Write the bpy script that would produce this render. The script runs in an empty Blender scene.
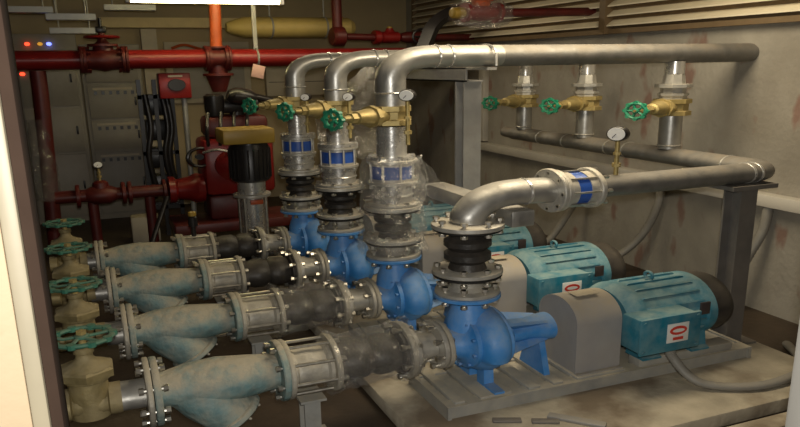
import bpy, bmesh, math, random
from mathutils import Vector, Matrix
random.seed(7)
PI = math.pi
ZS = 0.69            # the plant in the photograph reads squat: heights are built at this proportion of widths
C = bpy.context.scene.collection

# ------------------------------------------------------------------ camera, world, lights, exposure
cd = bpy.data.cameras.new('camera'); cam = bpy.data.objects.new('camera', cd); C.objects.link(cam)
cd.sensor_width = 36; cd.lens = 745.69/800*36; cd.shift_y = 0.07416; cd.clip_start = .02
YAW, PITCH, ROLL = 0.38820, 0.27289, -0.01601
fwd = Vector((math.sin(YAW)*math.cos(PITCH), math.cos(YAW)*math.cos(PITCH), -math.sin(PITCH)))
rt = Vector((math.cos(YAW), -math.sin(YAW), 0)); up = rt.cross(fwd)
r2 = rt*math.cos(ROLL) + up*math.sin(ROLL); u2 = -rt*math.sin(ROLL) + up*math.cos(ROLL)
CAMLOC = Vector((-0.496, -2.2995, 1.2546))
cam.matrix_world = Matrix.Translation(CAMLOC) @ Matrix((r2, u2, -fwd)).transposed().to_4x4()
bpy.context.scene.camera = cam

w = bpy.data.worlds.new('world'); bpy.context.scene.world = w; w.use_nodes = True
w.node_tree.nodes['Background'].inputs[0].default_value = (.85, .82, .76, 1)
w.node_tree.nodes['Background'].inputs[1].default_value = 0.05

def lamp(name, kind, loc, energy, color, size=.1, rot=None, sy=None):
    l = bpy.data.lights.new(name, kind); l.energy = energy; l.color = color
    if kind == 'AREA':
        l.size = size
        if sy: l.shape = 'RECTANGLE'; l.size_y = sy
    else: l.shadow_soft_size = size
    o = bpy.data.objects.new(name, l); C.objects.link(o); o.location = loc
    if rot: o.rotation_euler = rot
    return o
FLASH_W, TUBE_STRENGTH, ROOM_W = 100, 20, 30
# flash of the camera, just above the lens
lamp('camera_flash', 'POINT', CAMLOC + u2*.07 + r2*.02, FLASH_W, (1, .96, .88), .025)
# overhead fill lights without fixtures, added to brighten the louvres and right side
lamp('overhead_fill_light', 'AREA', (1.4, .3, 2.8*ZS), ROOM_W, (1, .85, .60), 1.3, (0, 0, 0), .7)
lamp('overhead_fill_light', 'AREA', (1.3, 2.6, 2.75*ZS), 9, (1, .84, .58), 1.2, (0, 0, 0), .12)

vs = bpy.context.scene.view_settings
vs.view_transform = 'Standard'; vs.look = 'None'; vs.exposure = 0.0; vs.gamma = 1.0
vs.use_curve_mapping = False

# ------------------------------------------------------------------ materials
def mat(name, col, rough=.6, metal=0, dust=0, dustcol=(.33, .27, .19), vary=.12, scale=14, bump=0, bscale=60,
        alpha=1, spec=.5, emit=None, estr=0, coat=0, updust=0, dscale=9, col2=None, mixlo=.45, mixhi=.6):
    m = bpy.data.materials.new(name); m.use_nodes = True
    nt = m.node_tree; N = nt.nodes; L = nt.links; b = N['Principled BSDF']
    b.inputs['Roughness'].default_value = rough; b.inputs['Metallic'].default_value = metal
    b.inputs['Specular IOR Level'].default_value = spec
    b.inputs['Coat Weight'].default_value = coat
    tc = N.new('ShaderNodeTexCoord')
    n1 = N.new('ShaderNodeTexNoise'); n1.inputs['Scale'].default_value = scale; n1.inputs['Detail'].default_value = 6
    L.new(tc.outputs['Object'], n1.inputs['Vector'])
    r = N.new('ShaderNodeValToRGB')
    r.color_ramp.elements[0].position = .3; r.color_ramp.elements[1].position = .7
    r.color_ramp.elements[0].color = tuple(c*(1-vary) for c in col) + (1,)
    r.color_ramp.elements[1].color = tuple(min(1, c*(1+vary)) for c in col) + (1,)
    L.new(n1.outputs['Fac'], r.inputs['Fac'])
    out = r.outputs['Color']
    if col2:
        n3 = N.new('ShaderNodeTexNoise'); n3.inputs['Scale'].default_value = scale*.35; n3.inputs['Detail'].default_value = 8
        L.new(tc.outputs['Object'], n3.inputs['Vector'])
        mr = N.new('ShaderNodeMapRange'); mr.inputs[1].default_value = mixlo; mr.inputs[2].default_value = mixhi
        L.new(n3.outputs['Fac'], mr.inputs[0])
        mx = N.new('ShaderNodeMixRGB'); L.new(mr.outputs[0], mx.inputs[0]); L.new(out, mx.inputs[1])
        mx.inputs[2].default_value = tuple(col2) + (1,); out = mx.outputs[0]
    if dust or updust:
        n2 = N.new('ShaderNodeTexNoise'); n2.inputs['Scale'].default_value = dscale; n2.inputs['Detail'].default_value = 9
        n2.inputs['Roughness'].default_value = .65
        L.new(tc.outputs['Object'], n2.inputs['Vector'])
        mr = N.new('ShaderNodeMapRange'); mr.inputs[1].default_value = .38; mr.inputs[2].default_value = .72
        L.new(n2.outputs['Fac'], mr.inputs[0])
        ml = N.new('ShaderNodeMath'); ml.operation = 'MULTIPLY'; L.new(mr.outputs[0], ml.inputs[0]); ml.inputs[1].default_value = dust
        fac = ml.outputs[0]
        if updust:                       # dust lies on the faces that look up
            g = N.new('ShaderNodeNewGeometry'); sx = N.new('ShaderNodeSeparateXYZ'); L.new(g.outputs['Normal'], sx.inputs[0])
            m2 = N.new('ShaderNodeMapRange'); m2.inputs[1].default_value = .15; m2.inputs[2].default_value = .95
            m2.inputs[4].default_value = updust
            L.new(sx.outputs['Z'], m2.inputs[0])
            m3 = N.new('ShaderNodeMath'); m3.operation = 'MULTIPLY_ADD'; m3.use_clamp = True
            mm = N.new('ShaderNodeMapRange'); mm.inputs[1].default_value = .3; mm.inputs[2].default_value = .6; mm.inputs[3].default_value = .35
            L.new(n2.outputs['Fac'], mm.inputs[0])
            L.new(m2.outputs[0], m3.inputs[0]); L.new(mm.outputs[0], m3.inputs[1]); L.new(fac, m3.inputs[2]); fac = m3.outputs[0]
        mx = N.new('ShaderNodeMixRGB'); L.new(fac, mx.inputs[0]); L.new(out, mx.inputs[1])
        mx.inputs[2].default_value = tuple(dustcol) + (1,); out = mx.outputs[0]
        if metal:
            iv = N.new('ShaderNodeMapRange'); iv.inputs[3].default_value = metal; iv.inputs[4].default_value = 0
            L.new(fac, iv.inputs[0]); L.new(iv.outputs[0], b.inputs['Metallic'])
        rr = N.new('ShaderNodeMapRange'); rr.inputs[3].default_value = rough; rr.inputs[4].default_value = .9
        L.new(fac, rr.inputs[0]); L.new(rr.outputs[0], b.inputs['Roughness'])
    L.new(out, b.inputs['Base Color'])
    if bump:
        n4 = N.new('ShaderNodeTexNoise'); n4.inputs['Scale'].default_value = bscale; n4.inputs['Detail'].default_value = 5
        L.new(tc.outputs['Object'], n4.inputs['Vector'])
        bp = N.new('ShaderNodeBump'); bp.inputs['Strength'].default_value = bump; bp.inputs['Distance'].default_value = .02
        L.new(n4.outputs['Fac'], bp.inputs['Height']); L.new(bp.outputs[0], b.inputs['Normal'])
    if alpha < 1:
        b.inputs['Alpha'].default_value = alpha
    if emit:
        b.inputs['Emission Color'].default_value = tuple(emit) + (1,); b.inputs['Emission Strength'].default_value = estr
    return m

def concrete_mat(name, col, dark, marks=None, rough=.9):
    m = mat(name, col, rough, vary=.12, scale=5, bump=.25, bscale=35, col2=dark, mixlo=.45, mixhi=.75)
    if marks:                            # red-brown scuffs and grey patches of the wall
        nt = m.node_tree; N = nt.nodes; L = nt.links; b = N['Principled BSDF']
        src = b.inputs['Base Color'].links[0].from_socket
        tc = N.new('ShaderNodeTexCoord')
        n = N.new('ShaderNodeTexNoise'); n.inputs['Scale'].default_value = 4.2; n.inputs['Detail'].default_value = 3
        mp = N.new('ShaderNodeMapping'); mp.inputs['Scale'].default_value = (1, 1.4, .8); mp.inputs['Location'].default_value = (0, 3.2, 1)
        L.new(tc.outputs['Object'], mp.inputs[0]); L.new(mp.outputs[0], n.inputs['Vector'])
        r = N.new('ShaderNodeMapRange'); r.inputs[1].default_value = .60; r.inputs[2].default_value = .68; r.inputs[4].default_value = .6
        L.new(n.outputs['Fac'], r.inputs[0])
        mx = N.new('ShaderNodeMixRGB'); L.new(r.outputs[0], mx.inputs[0]); L.new(src, mx.inputs[1]); mx.inputs[2].default_value = tuple(marks)+(1,)
        L.new(mx.outputs[0], b.inputs['Base Color'])
    return m

DUST = (.36, .29, .20)
M = dict(
 floor=mat('wet_dirty_floor', (.050, .034, .021), .55, vary=.3, scale=5, bump=.15, bscale=25, col2=(.085, .062, .04), mixlo=.5, mixhi=.8),
 wall=concrete_mat('bare_concrete', (.35, .325, .275), (.23, .205, .165), (.20, .07, .045)),
 backwall=mat('cream_painted_wall', (.42, .33, .19), .8, vary=.06, scale=3),
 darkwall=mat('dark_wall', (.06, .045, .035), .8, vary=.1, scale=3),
 ceiling=mat('ceiling_plaster', (.20, .15, .085), .9, vary=.15, scale=3),
 plinth=mat('dusty_plinth', (.42, .37, .28), .9, vary=.25, scale=7, bump=.3, bscale=30, col2=(.20, .155, .105), mixlo=.5, mixhi=.62),
 skid=mat('dusty_grey_steel', (.30, .30, .28), .7, dust=.5, dustcol=(.50, .44, .33), updust=.75, bump=.1),
 galv=mat('galvanised_pipe', (.46, .455, .43), .34, .78, vary=.12, scale=18, dust=.3, dustcol=(.32, .28, .22), updust=.45, bump=.06, bscale=40),
 oldpipe=mat('dull_galvanised_pipe', (.225, .222, .21), .45, .6, vary=.18, scale=16, dust=.4, dustcol=(.24, .20, .15), updust=.5, bump=.08),
 chrome=mat('bright_steel', (.70, .69, .66), .24, .75, vary=.1, scale=25, dust=.15, bump=.05),
 flange=mat('cast_steel_flange', (.55, .54, .50), .38, .6, vary=.15, scale=25, dust=.4, dustcol=(.42, .36, .26), updust=.45, bump=.12),
 dustflange=mat('dusty_flange', (.42, .40, .35), .5, .4, vary=.25, scale=25, dust=.7, dustcol=(.45, .40, .30), updust=.6, bump=.2),
 bolt=mat('zinc_bolt', (.68, .65, .58), .28, .9, vary=.2, scale=40),
 rubber=mat('black_rubber', (.028, .026, .024), .42, dust=.25, dustcol=(.15, .12, .09), updust=.22, bump=.15),
 gasket=mat('black_gasket', (.012, .011, .010), .7),
 blue=mat('blue_pump_paint', (.045, .27, .70), .38, vary=.15, dust=.38, dustcol=(.30, .34, .36), updust=.45, bump=.08, dscale=14),
 bluelabel=mat('blue_valve_band', (.03, .10, .42), .35, vary=.15, bump=.05),
 teal=mat('teal_motor_paint', (.010, .165, .25), .42, vary=.15, dust=.35, dustcol=(.30, .40, .38), updust=.5, dscale=16, bump=.06),
 fan=mat('black_fan_cover', (.022, .02, .02), .5, dust=.25, dustcol=(.13, .11, .085), updust=.4),
 guard=mat('grey_guard_sheet', (.33, .32, .315), .5, vary=.05, dust=.2, dustcol=(.42, .36, .27), updust=.8),
 strainer=mat('dusty_teal_strainer', (.14, .25, .26), .5, vary=.25, dust=.75, dustcol=(.42, .38, .29), updust=.8, bump=.5, bscale=28, dscale=11),
 brass=mat('dull_brass', (.44, .34, .13), .45, .5, vary=.2, scale=20, dust=.3, dustcol=(.36, .28, .15), updust=.3, bump=.1),
 dustbrass=mat('dusty_brass', (.30, .24, .11), .5, .4, vary=.2, scale=20, dust=.6, dustcol=(.34, .28, .17), updust=.6, bump=.15),
 green=mat('green_handwheel', (.015, .24, .13), .4, vary=.15, dust=.15),
 dustgreen=mat('dusty_green_handwheel', (.03, .17, .115), .5, vary=.2, dust=.4, dustcol=(.20, .22, .15), updust=.4),
 red=mat('fire_red_paint', (.22, .009, .008), .36, vary=.12, scale=9, dust=.12, dustcol=(.12, .03, .02), bump=.03),
 darkred=mat('dark_red_paint', (.10, .010, .008), .45, vary=.25, dust=.25, dustcol=(.07, .03, .02)),
 orange=mat('orange_red_paint', (.50, .09, .02), .45, vary=.1),
 yellow=mat('yellow_cladding', (.55, .41, .13), .55, vary=.12, scale=6, bump=.1),
 yellowcap=mat('mustard_cap', (.36, .23, .035), .45, vary=.08),
 black=mat('black_enamel', (.016, .014, .014), .35, vary=.2),
 steelbeam=mat('grey_steel_beam', (.36, .355, .34), .5, .4, vary=.12, dust=.3, dustcol=(.30, .26, .2), updust=.4, bump=.06),
 darkbeam=mat('dark_steel_post', (.17, .16, .15), .5, .3, vary=.15, dust=.3, dustcol=(.26, .22, .17), updust=.4),
 cabinet=mat('grey_cabinet', (.30, .27, .22), .5, vary=.05),
 cabinetline=mat('dark_panel_gap', (.10, .09, .075), .6),
 pale=mat('pale_panel', (.52, .45, .33), .6, vary=.05),
 tray=mat('pale_trunking', (.52, .49, .43), .5, vary=.05),
 conduit=mat('grey_flexible_conduit', (.25, .24, .215), .5, vary=.1, dust=.3, dustcol=(.3, .26, .2), updust=.3),
 yellowcream=mat('cream_yellow_ledge', (.72, .56, .27), .6, vary=.05),
 louvre=mat('cream_louvre', (.78, .70, .52), .5, vary=.05),
 louvreframe=mat('brown_louvre_frame', (.17, .115, .06), .5, vary=.1),
 jamb=mat('raw_timber_jamb', (.40, .31, .20), .65, vary=.07, scale=3, bump=.05, col2=(.26, .17, .09), mixlo=.56, mixhi=.60),
 darktrim=mat('dark_brown_gasket_strip', (.035, .022, .016), .95, spec=.1),
 trim=mat('pale_edge_trim', (.27, .235, .165), .5, vary=.08),
 white=mat('white_enamel', (.60, .58, .53), .45, vary=.04),
 labelwhite=mat('white_label', (.75, .75, .72), .5, vary=.03),
 labelred=mat('red_label_ink', (.60, .05, .03), .5, vary=.03),
 labeldark=mat('dark_label_ink', (.05, .04, .04), .5),
 pink=mat('pink_card', (.62, .38, .32), .7, vary=.05),
 glassface=mat('gauge_dial_face', (.85, .85, .82), .5, vary=.03),
 tube=mat('lit_fluorescent_tube', (1, .95, .7), .4, emit=(1, .86, .42), estr=TUBE_STRENGTH),
 ledred=mat('lit_red_lamp', (.8, .05, .02), .4, emit=(1, .06, .02), estr=2.5),
 ledblue=mat('lit_blue_lamp', (.1, .1, .8), .4, emit=(.15, .2, 1), estr=3),
 ledamber=mat('lit_amber_lamp', (.8, .4, .02), .4, emit=(1, .45, .04), estr=.5),
 strip=mat('lit_grey_strip', (.45, .45, .42), .4, vary=.04),
)
def plastic_mat(name, a, col=(.85, .85, .83)):
    m = bpy.data.materials.new(name); m.use_nodes = True; nt = m.node_tree; N = nt.nodes; L = nt.links
    N.remove(N['Principled BSDF']); out = N['Material Output']
    tr = N.new('ShaderNodeBsdfTransparent'); gl = N.new('ShaderNodeBsdfGlossy'); df = N.new('ShaderNodeBsdfDiffuse')
    gl.inputs['Roughness'].default_value = .10; gl.inputs['Color'].default_value = (1, 1, 1, 1); df.inputs['Color'].default_value = col + (1,)
    tc = N.new('ShaderNodeTexCoord'); v = N.new('ShaderNodeTexVoronoi'); v.inputs['Scale'].default_value = 10
    n = N.new('ShaderNodeTexNoise'); n.inputs['Scale'].default_value = 11; n.inputs['Detail'].default_value = 6; n.inputs['Distortion'].default_value = 1.5
    L.new(tc.outputs['Object'], n.inputs['Vector']); L.new(n.outputs['Color'], v.inputs['Vector'])
    bp = N.new('ShaderNodeBump'); bp.inputs['Strength'].default_value = 1; bp.inputs['Distance'].default_value = .04
    L.new(v.outputs['Distance'], bp.inputs['Height']); L.new(bp.outputs[0], gl.inputs['Normal'])
    m1 = N.new('ShaderNodeMixShader'); m1.inputs[0].default_value = a*.2; L.new(tr.outputs[0], m1.inputs[1]); L.new(df.outputs[0], m1.inputs[2])
    m2 = N.new('ShaderNodeMixShader'); m2.inputs[0].default_value = a; L.new(m1.outputs[0], m2.inputs[1]); L.new(gl.outputs[0], m2.inputs[2])
    L.new(m2.outputs[0], out.inputs['Surface'])
    return m
M['plasticpale'] = plastic_mat('milky_plastic_sheet', .45, (.8, .75, .66))
M['plastic'] = plastic_mat('crumpled_clear_plastic', .22)

# ------------------------------------------------------------------ mesh helpers (true heights in, built at ZS)
def frame(d):
    d = Vector(d).normalized(); a = Vector((0, 0, 1)) if abs(d.z) < .9 else Vector((1, 0, 0))
    u = d.cross(a).normalized(); v = d.cross(u).normalized(); return d, u, v
class MB:
    def __init__(s): s.v = []; s.f = []
    def add(s, vs_, fs): n = len(s.v); s.v += [Vector(x) for x in vs_]; s.f += [tuple(i+n for i in f) for f in fs]; return s
    def box(s, x0, x1, y0, y1, z0, z1):
        return s.add([(x0,y0,z0),(x1,y0,z0),(x1,y1,z0),(x0,y1,z0),(x0,y0,z1),(x1,y0,z1),(x1,y1,z1),(x0,y1,z1)],
                     [(0,3,2,1),(4,5,6,7),(0,1,5,4),(1,2,6,5),(2,3,7,6),(3,0,4,7)])
    def bevbox(s, x0, x1, y0, y1, z0, z1, b=.01):
        bm = bmesh.new(); bmesh.ops.create_cube(bm, size=1)
        for q in bm.verts: q.co = Vector((x0 if q.co.x < 0 else x1, y0 if q.co.y < 0 else y1, z0 if q.co.z < 0 else z1))
        bmesh.ops.bevel(bm, geom=bm.edges[:], offset=b, segments=2, affect='EDGES', profile=.5)
        bm.verts.index_update()
        s.add([q.co.copy() for q in bm.verts], [tuple(q.index for q in f.verts) for f in bm.faces]); bm.free(); return s
    def lathe(s, o, d, prof, n=32, cap=True, u0=None):
        d, u, v = frame(d); o = Vector(o); V = []; F = []
        for t, r in prof:
            for k in range(n):
                a = 2*PI*k/n; V.append(o + d*t + (u*math.cos(a) + v*math.sin(a))*r)
        for i in range(len(prof)-1):
            for k in range(n):
                k2 = (k+1) % n; F.append((i*n+k, i*n+k2, (i+1)*n+k2, (i+1)*n+k))
        if cap: F.append(tuple(reversed(range(n)))); F.append(tuple((len(prof)-1)*n+k for k in range(n)))
        return s.add(V, F)
    def cyl(s, a, b, r, n=24, r1=None):
        a = Vector(a); b = Vector(b); return s.lathe(a, b-a, [(0, r), ((b-a).length, r if r1 is None else r1)], n)
    def disc(s, o, d, r, th, n=32, bev=.004):
        return s.lathe(o, d, [(0, r-bev), (bev, r), (th-bev, r), (th, r-bev)], n)
    def ring(s, o, d, R, r, n=32, m=8):            # torus
        d, u, v = frame(d); o = Vector(o); V = []; F = []
        for i in range(n):
            a = 2*PI*i/n; e = u*math.cos(a)+v*math.sin(a)
            for j in range(m):
                b = 2*PI*j/m; V.append(o + e*(R+r*math.cos(b)) + d*r*math.sin(b))
        for i in range(n):
            for j in range(m):
                F.append((i*m+j, ((i+1)%n)*m+j, ((i+1)%n)*m+(j+1)%m, i*m+(j+1)%m))
        return s.add(V, F)
    def tube(s, P, r, n=20, cap=True, rib=0):
        P = [Vector(p) for p in P]; V = []; F = []
        d0 = (P[1]-P[0]).normalized(); _, u, v = frame(d0)
        for i, p in enumerate(P):
            d = (P[min(i+1, len(P)-1)] - P[max(i-1, 0)]).normalized()
            u = (u - d*u.dot(d)).normalized(); v = d.cross(u)
            rr = r[i] if isinstance(r, (list, tuple)) else r*(1 + (rib if i % 2 else -rib))
            for k in range(n):
                a = 2*PI*k/n; V.append(p + (u*math.cos(a)+v*math.sin(a))*rr)
        for i in range(len(P)-1):
            for k in range(n):
                k2 = (k+1) % n; F.append((i*n+k, i*n+k2, (i+1)*n+k2, (i+1)*n+k))
        if cap: F.append(tuple(reversed(range(n)))); F.append(tuple((len(P)-1)*n+k for k in range(n)))
        return s.add(V, F)
    def prism(s, poly, axis, a, b):                # polygon in the two other axes, extruded from a to b along axis
        n = len(poly); V = []
        for t in (a, b):
            for p in poly: q = list(p); q.insert('xyz'.index(axis), t); V.append(q)
        F = [(i, (i+1) % n, n+(i+1) % n, n+i) for i in range(n)] + [tuple(reversed(range(n))), tuple(range(n, 2*n))]
        return s.add(V, F)
    def hexa(s, o, d, r, th): return s.lathe(o, d, [(0, r), (th, r)], 6)
    def build(s, name, m, parent=None, origin=None, smooth=True):
        org = Vector(origin) if origin is not None else (parent_origin(parent) if parent else Vector((0, 0, 0)))
        me = bpy.data.meshes.new(name)
        me.from_pydata([((p.x-org.x), (p.y-org.y), (p.z-org.z)*ZS) for p in s.v], [], s.f)
        bm = bmesh.new(); bm.from_mesh(me); bmesh.ops.recalc_face_normals(bm, faces=bm.faces[:]); bm.to_mesh(me); bm.free()
        if smooth:
            me.shade_smooth(); me.set_sharp_from_angle(angle=math.radians(38))
        me.materials.append(M[m] if isinstance(m, str) else m)
        o = bpy.data.objects.new(name, me); C.objects.link(o)
        if parent: o.parent = parent; o['_org'] = list(org)
        else: o.location = (org.x, org.y, org.z*ZS); o['_org'] = list(org)
        return o
def parent_origin(p): return Vector(p['_org'])
def path(pts, rad, n=8):                            # polyline with rounded corners
    pts = [Vector(p) for p in pts]; out = [pts[0]]
    for i in range(1, len(pts)-1):
        a, b, c = pts[i-1], pts[i], pts[i+1]
        p = b + (a-b).normalized()*min(rad, (a-b).length*.5); q = b + (c-b).normalized()*min(rad, (c-b).length*.5)
        for k in range(n+1):
            t = k/n; out.append(p*(1-t)**2 + b*2*t*(1-t) + q*t*t)
    out.append(pts[-1]); return out
def smooth_path(pts, n=10):                         # Catmull-Rom
    pts = [Vector(p) for p in pts]; P = [pts[0]*2-pts[1]] + pts + [pts[-1]*2-pts[-2]]; out = []
    for i in range(1, len(P)-2):
        for k in range(n):
            t = k/n; a, b, c, d = P[i-1:i+3]
            out.append(.5*((2*b)+(c-a)*t+(2*a-5*b+4*c-d)*t*t+(3*b-a-3*c+d)*t**3))
    out.append(pts[-1]); return out
def thing(name, label, cat, loc, group=None):
    o = bpy.data.objects.new(name, None); C.objects.link(o); o.empty_display_size = .05
    o.location = (loc[0], loc[1], loc[2]*ZS); o['_org'] = list(loc)
    return tag(o, label, cat, group)
def tag(o, label, cat, group=None):
    o['label'] = label; o['category'] = cat
    if group: o['group'] = group
    return o
def struct(o): o['kind'] = 'structure'; return o
def copy_tree(o, parent=None):
    c = o.copy(); C.objects.link(c)
    if parent: c.parent = parent
    for ch in list(o.children): copy_tree(ch, c)
    return c
def clone(o, off, label):
    c = copy_tree(o); c.location = Vector(o.location) + Vector((off[0], off[1], off[2]*ZS)); c['label'] = label
    return c
def bolts(parent, o, d, R, n, r=.011, th=.03, m='bolt', a0=.2, name='bolt', length=None):
    d, u, v = frame(d); o = Vector(o)
    for k in range(n):
        a = a0 + 2*PI*k/n; c = o + (u*math.cos(a)+v*math.sin(a))*R
        mb = MB().hexa(c - d*th/2, d, r, th*.4).cyl(c - d*th/2, c + d*(length or th)*.5, r*.55, 8)
        if length: mb = MB().cyl(c - d*length/2, c + d*length/2, r*.6, 8).hexa(c - d*length/2, d, r, .014).hexa(c + d*(length/2-.014), d, r, .014)
        mb.build(name, m, parent)
SK = -0.037; PY = .62
def off(k): return (SK*k, PY*k, 0)

# ------------------------------------------------------------------ the room
RX, BY, CZ = 2.6, 5.0, 2.95
struct(MB().box(-1.6, RX+.2, -2.8, BY+.2, -.15, 0).build('floor', 'floor'))
struct(MB().box(-1.6, RX+.2, -1.34, BY+.2, CZ, CZ+.1).build('ceiling', 'ceiling'))
struct(MB().box(RX, RX+.2, -1.34, BY+.2, 0, CZ).build('wall_right', 'wall'))
struct(MB().box(-1.6, RX, BY, BY+.2, 0, CZ).build('wall_back', 'backwall'))
struct(MB().box(-1.6, -1.4, -1.34, BY, 0, CZ).build('wall_left', 'darkwall'))
mb = MB().box(-1.6, -.86, -1.42, -1.34, 0, CZ).box(.92, RX+.2, -1.42, -1.34, 0, CZ).box(-.86, .92, -1.42, -1.34, 2.5, CZ)
struct(mb.build('wall_front', 'darkwall'))
# doorway the photographer stands in
struct(MB().bevbox(-.86, -.592, -1.43, -1.335, 0, 2.5, .004).build('trim_1', 'jamb'))
struct(MB().bevbox(-.592, -.574, -1.435, -1.335, 0, 2.5, .003).build('trim_2', 'trim'))
struct(MB().bevbox(-.574, -.561, -1.425, -1.335, 0, 2.5, .002).build('trim_3', 'darktrim'))
struct(MB().bevbox(.722, .94, -1.43, -1.335, 0, 2.5, .01).build('trim_4', 'white'))
# concrete plinth under the pumps
struct(MB().bevbox(.40, 2.12, -.52, 2.5, 0, .08, .012).build('trim_5', 'plinth'))
struct(MB().bevbox(1.15, 2.0, -.64, -.56, 0, .045, .01).build('trim_6', 'plinth'))
# louvred window high on the right wall
lw = struct(MB().box(RX-.05, RX-.001, .05, 4.75, 2.05, 2.09).box(RX-.05, RX-.001, .05, 4.75, 2.86, 2.9)
            .box(RX-.05, RX-.001, 4.71, 4.75, 2.09, 2.86).box(RX-.05, RX-.001, .05, .09, 2.09, 2.86)
            .box(RX-.075, RX-.001, 1.69, 1.75, 2.05, 2.9).box(RX-.012, RX-.001, .09, 4.71, 2.09, 2.86).build('window_1', 'louvreframe'))
for k in range(9):
    z = 2.115 + k*.083
    for (a, b) in ((.09, 1.69), (1.75, 4.71)):
        MB().prism([(RX-.012, z+.062), (RX-.055, z+.012), (RX-.055, z), (RX-.012, z+.05)][::1], 'y', a, b) if 0 else None
        m_ = MB(); P = [(RX-.012, z+.055), (RX-.012, z+.045), (RX-.06, z-.002), (RX-.06, z+.01)]
        m_.add([(x, y, q) for y in (a, b) for x, q in P], [(0,1,2,3), (7,6,5,4), (0,4,5,1), (1,5,6,2), (2,6,7,3), (3,7,4,0)])
        m_.build('louvre_blade', 'louvre', lw)
# beige pier and long ledge of the back wall
struct(MB().box(.03, .16, BY-.12, BY, 0, 2.3).build('trim_7', 'pale'))
struct(MB().box(-.3, 1.25, BY-.18, BY, 2.31, 2.43).build('trim_8', 'yellowcream'))
struct(MB().box(-1.0, RX, 4.2, 4.35, 2.72, CZ).build('trim_9', 'ceiling'))

# ------------------------------------------------------------------ right wall fittings
tr = tag(MB().bevbox(RX-.075, RX, -.8, 3.75, .80, .885, .004).build('cable_trunking', 'tray', origin=(RX-.04, 1.5, .80)),
         'long pale cable trunking running along the concrete wall behind the motors', 'trunking')
tag(MB().bevbox(RX-.05, RX, 3.27, 3.36, .90, 2.04, .004).build('wall_trunking', 'tray', origin=(RX-.02, 3.3, .9)),
    'upright pale trunking on the wall under the louvres, behind the steel post', 'trunking')
def conduit(pts, label, r=.026, group='grey flexible conduits of the motors'):
    P = smooth_path(pts, 14)
    o = MB().tube(P, r, 14, rib=.05).build('flexible_conduit', 'conduit', origin=P[-1])
    return tag(o, label, 'conduit', group)
conduit([(RX-.04, .36, .80), (RX-.05, .37, .62), (RX-.10, .40, .42), (RX-.14, .44, .2), (RX-.2, .45, .06), (RX-.3, .42, .03)],
        'grey flexible conduit dropping from the trunking behind the right end post')
conduit([(RX-.04, 1.12, .80), (RX-.05, 1.13, .62), (RX-.08, 1.17, .42), (RX-.15, 1.22, .25), (RX-.28, 1.26, .12), (RX-.45, 1.24, .035)],
        'grey flexible conduit curving down the wall between the first two motors')
conduit([(RX-.04, 1.86, .80), (RX-.05, 1.88, .6), (RX-.10, 1.93, .38), (RX-.2, 1.98, .12), (RX-.32, 1.97, .035)],
        'grey flexible conduit on the wall behind the second motor, farthest from the door')
conduit([(1.47, -.21, .30), (1.475, -.235, .22), (1.53, -.33, .115), (1.72, -.42, .101), (1.95, -.40, .103), (2.06, -.33, .10), (2.18, -.2, .06), (2.3, -.05, .022)],
        'grey flexible conduit lying on the plinth below the terminal box of the nearest motor', .021)

# ------------------------------------------------------------------ steel skids, pumps, guards, motors: one of each, then copies
order = ['nearest', 'second', 'third', 'farthest']
def skid():
    t = thing('pump_skid', 'dusty steel base frame under the nearest blue pump', 'skid', (1.2, 0, .08), 'steel skids on the plinth')
    MB().box(.56, 1.93, -.165, -.15, .08, .15).box(.56, 1.93, -.175, -.115, .14, .15).box(.56, 1.93, .15, .165, .08, .15).box(.56, 1.93, .115, .175, .14, .15) \
        .box(.545, .56, -.175, .175, .08, .15).box(1.93, 1.945, -.175, .175, .08, .15).build('frame', 'skid', t)
    MB().box(.56, 1.93, -.15, .15, .125, .139).build('deck_plate', 'skid', t)
    for x0, x1 in ((.58, .62), (.68, .81), (.88, .93), (.985, 1.03), (1.09, 1.31)):
        MB().bevbox(x0, x1, -.16, .16, .139, .163, .004).build('cross_rail', 'skid', t)
    for y in (-.125, .125):
        MB().bevbox(1.38, 1.85, y-.035, y+.035, .139, .195, .004).build('motor_rail', 'skid', t)
    return t
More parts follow.
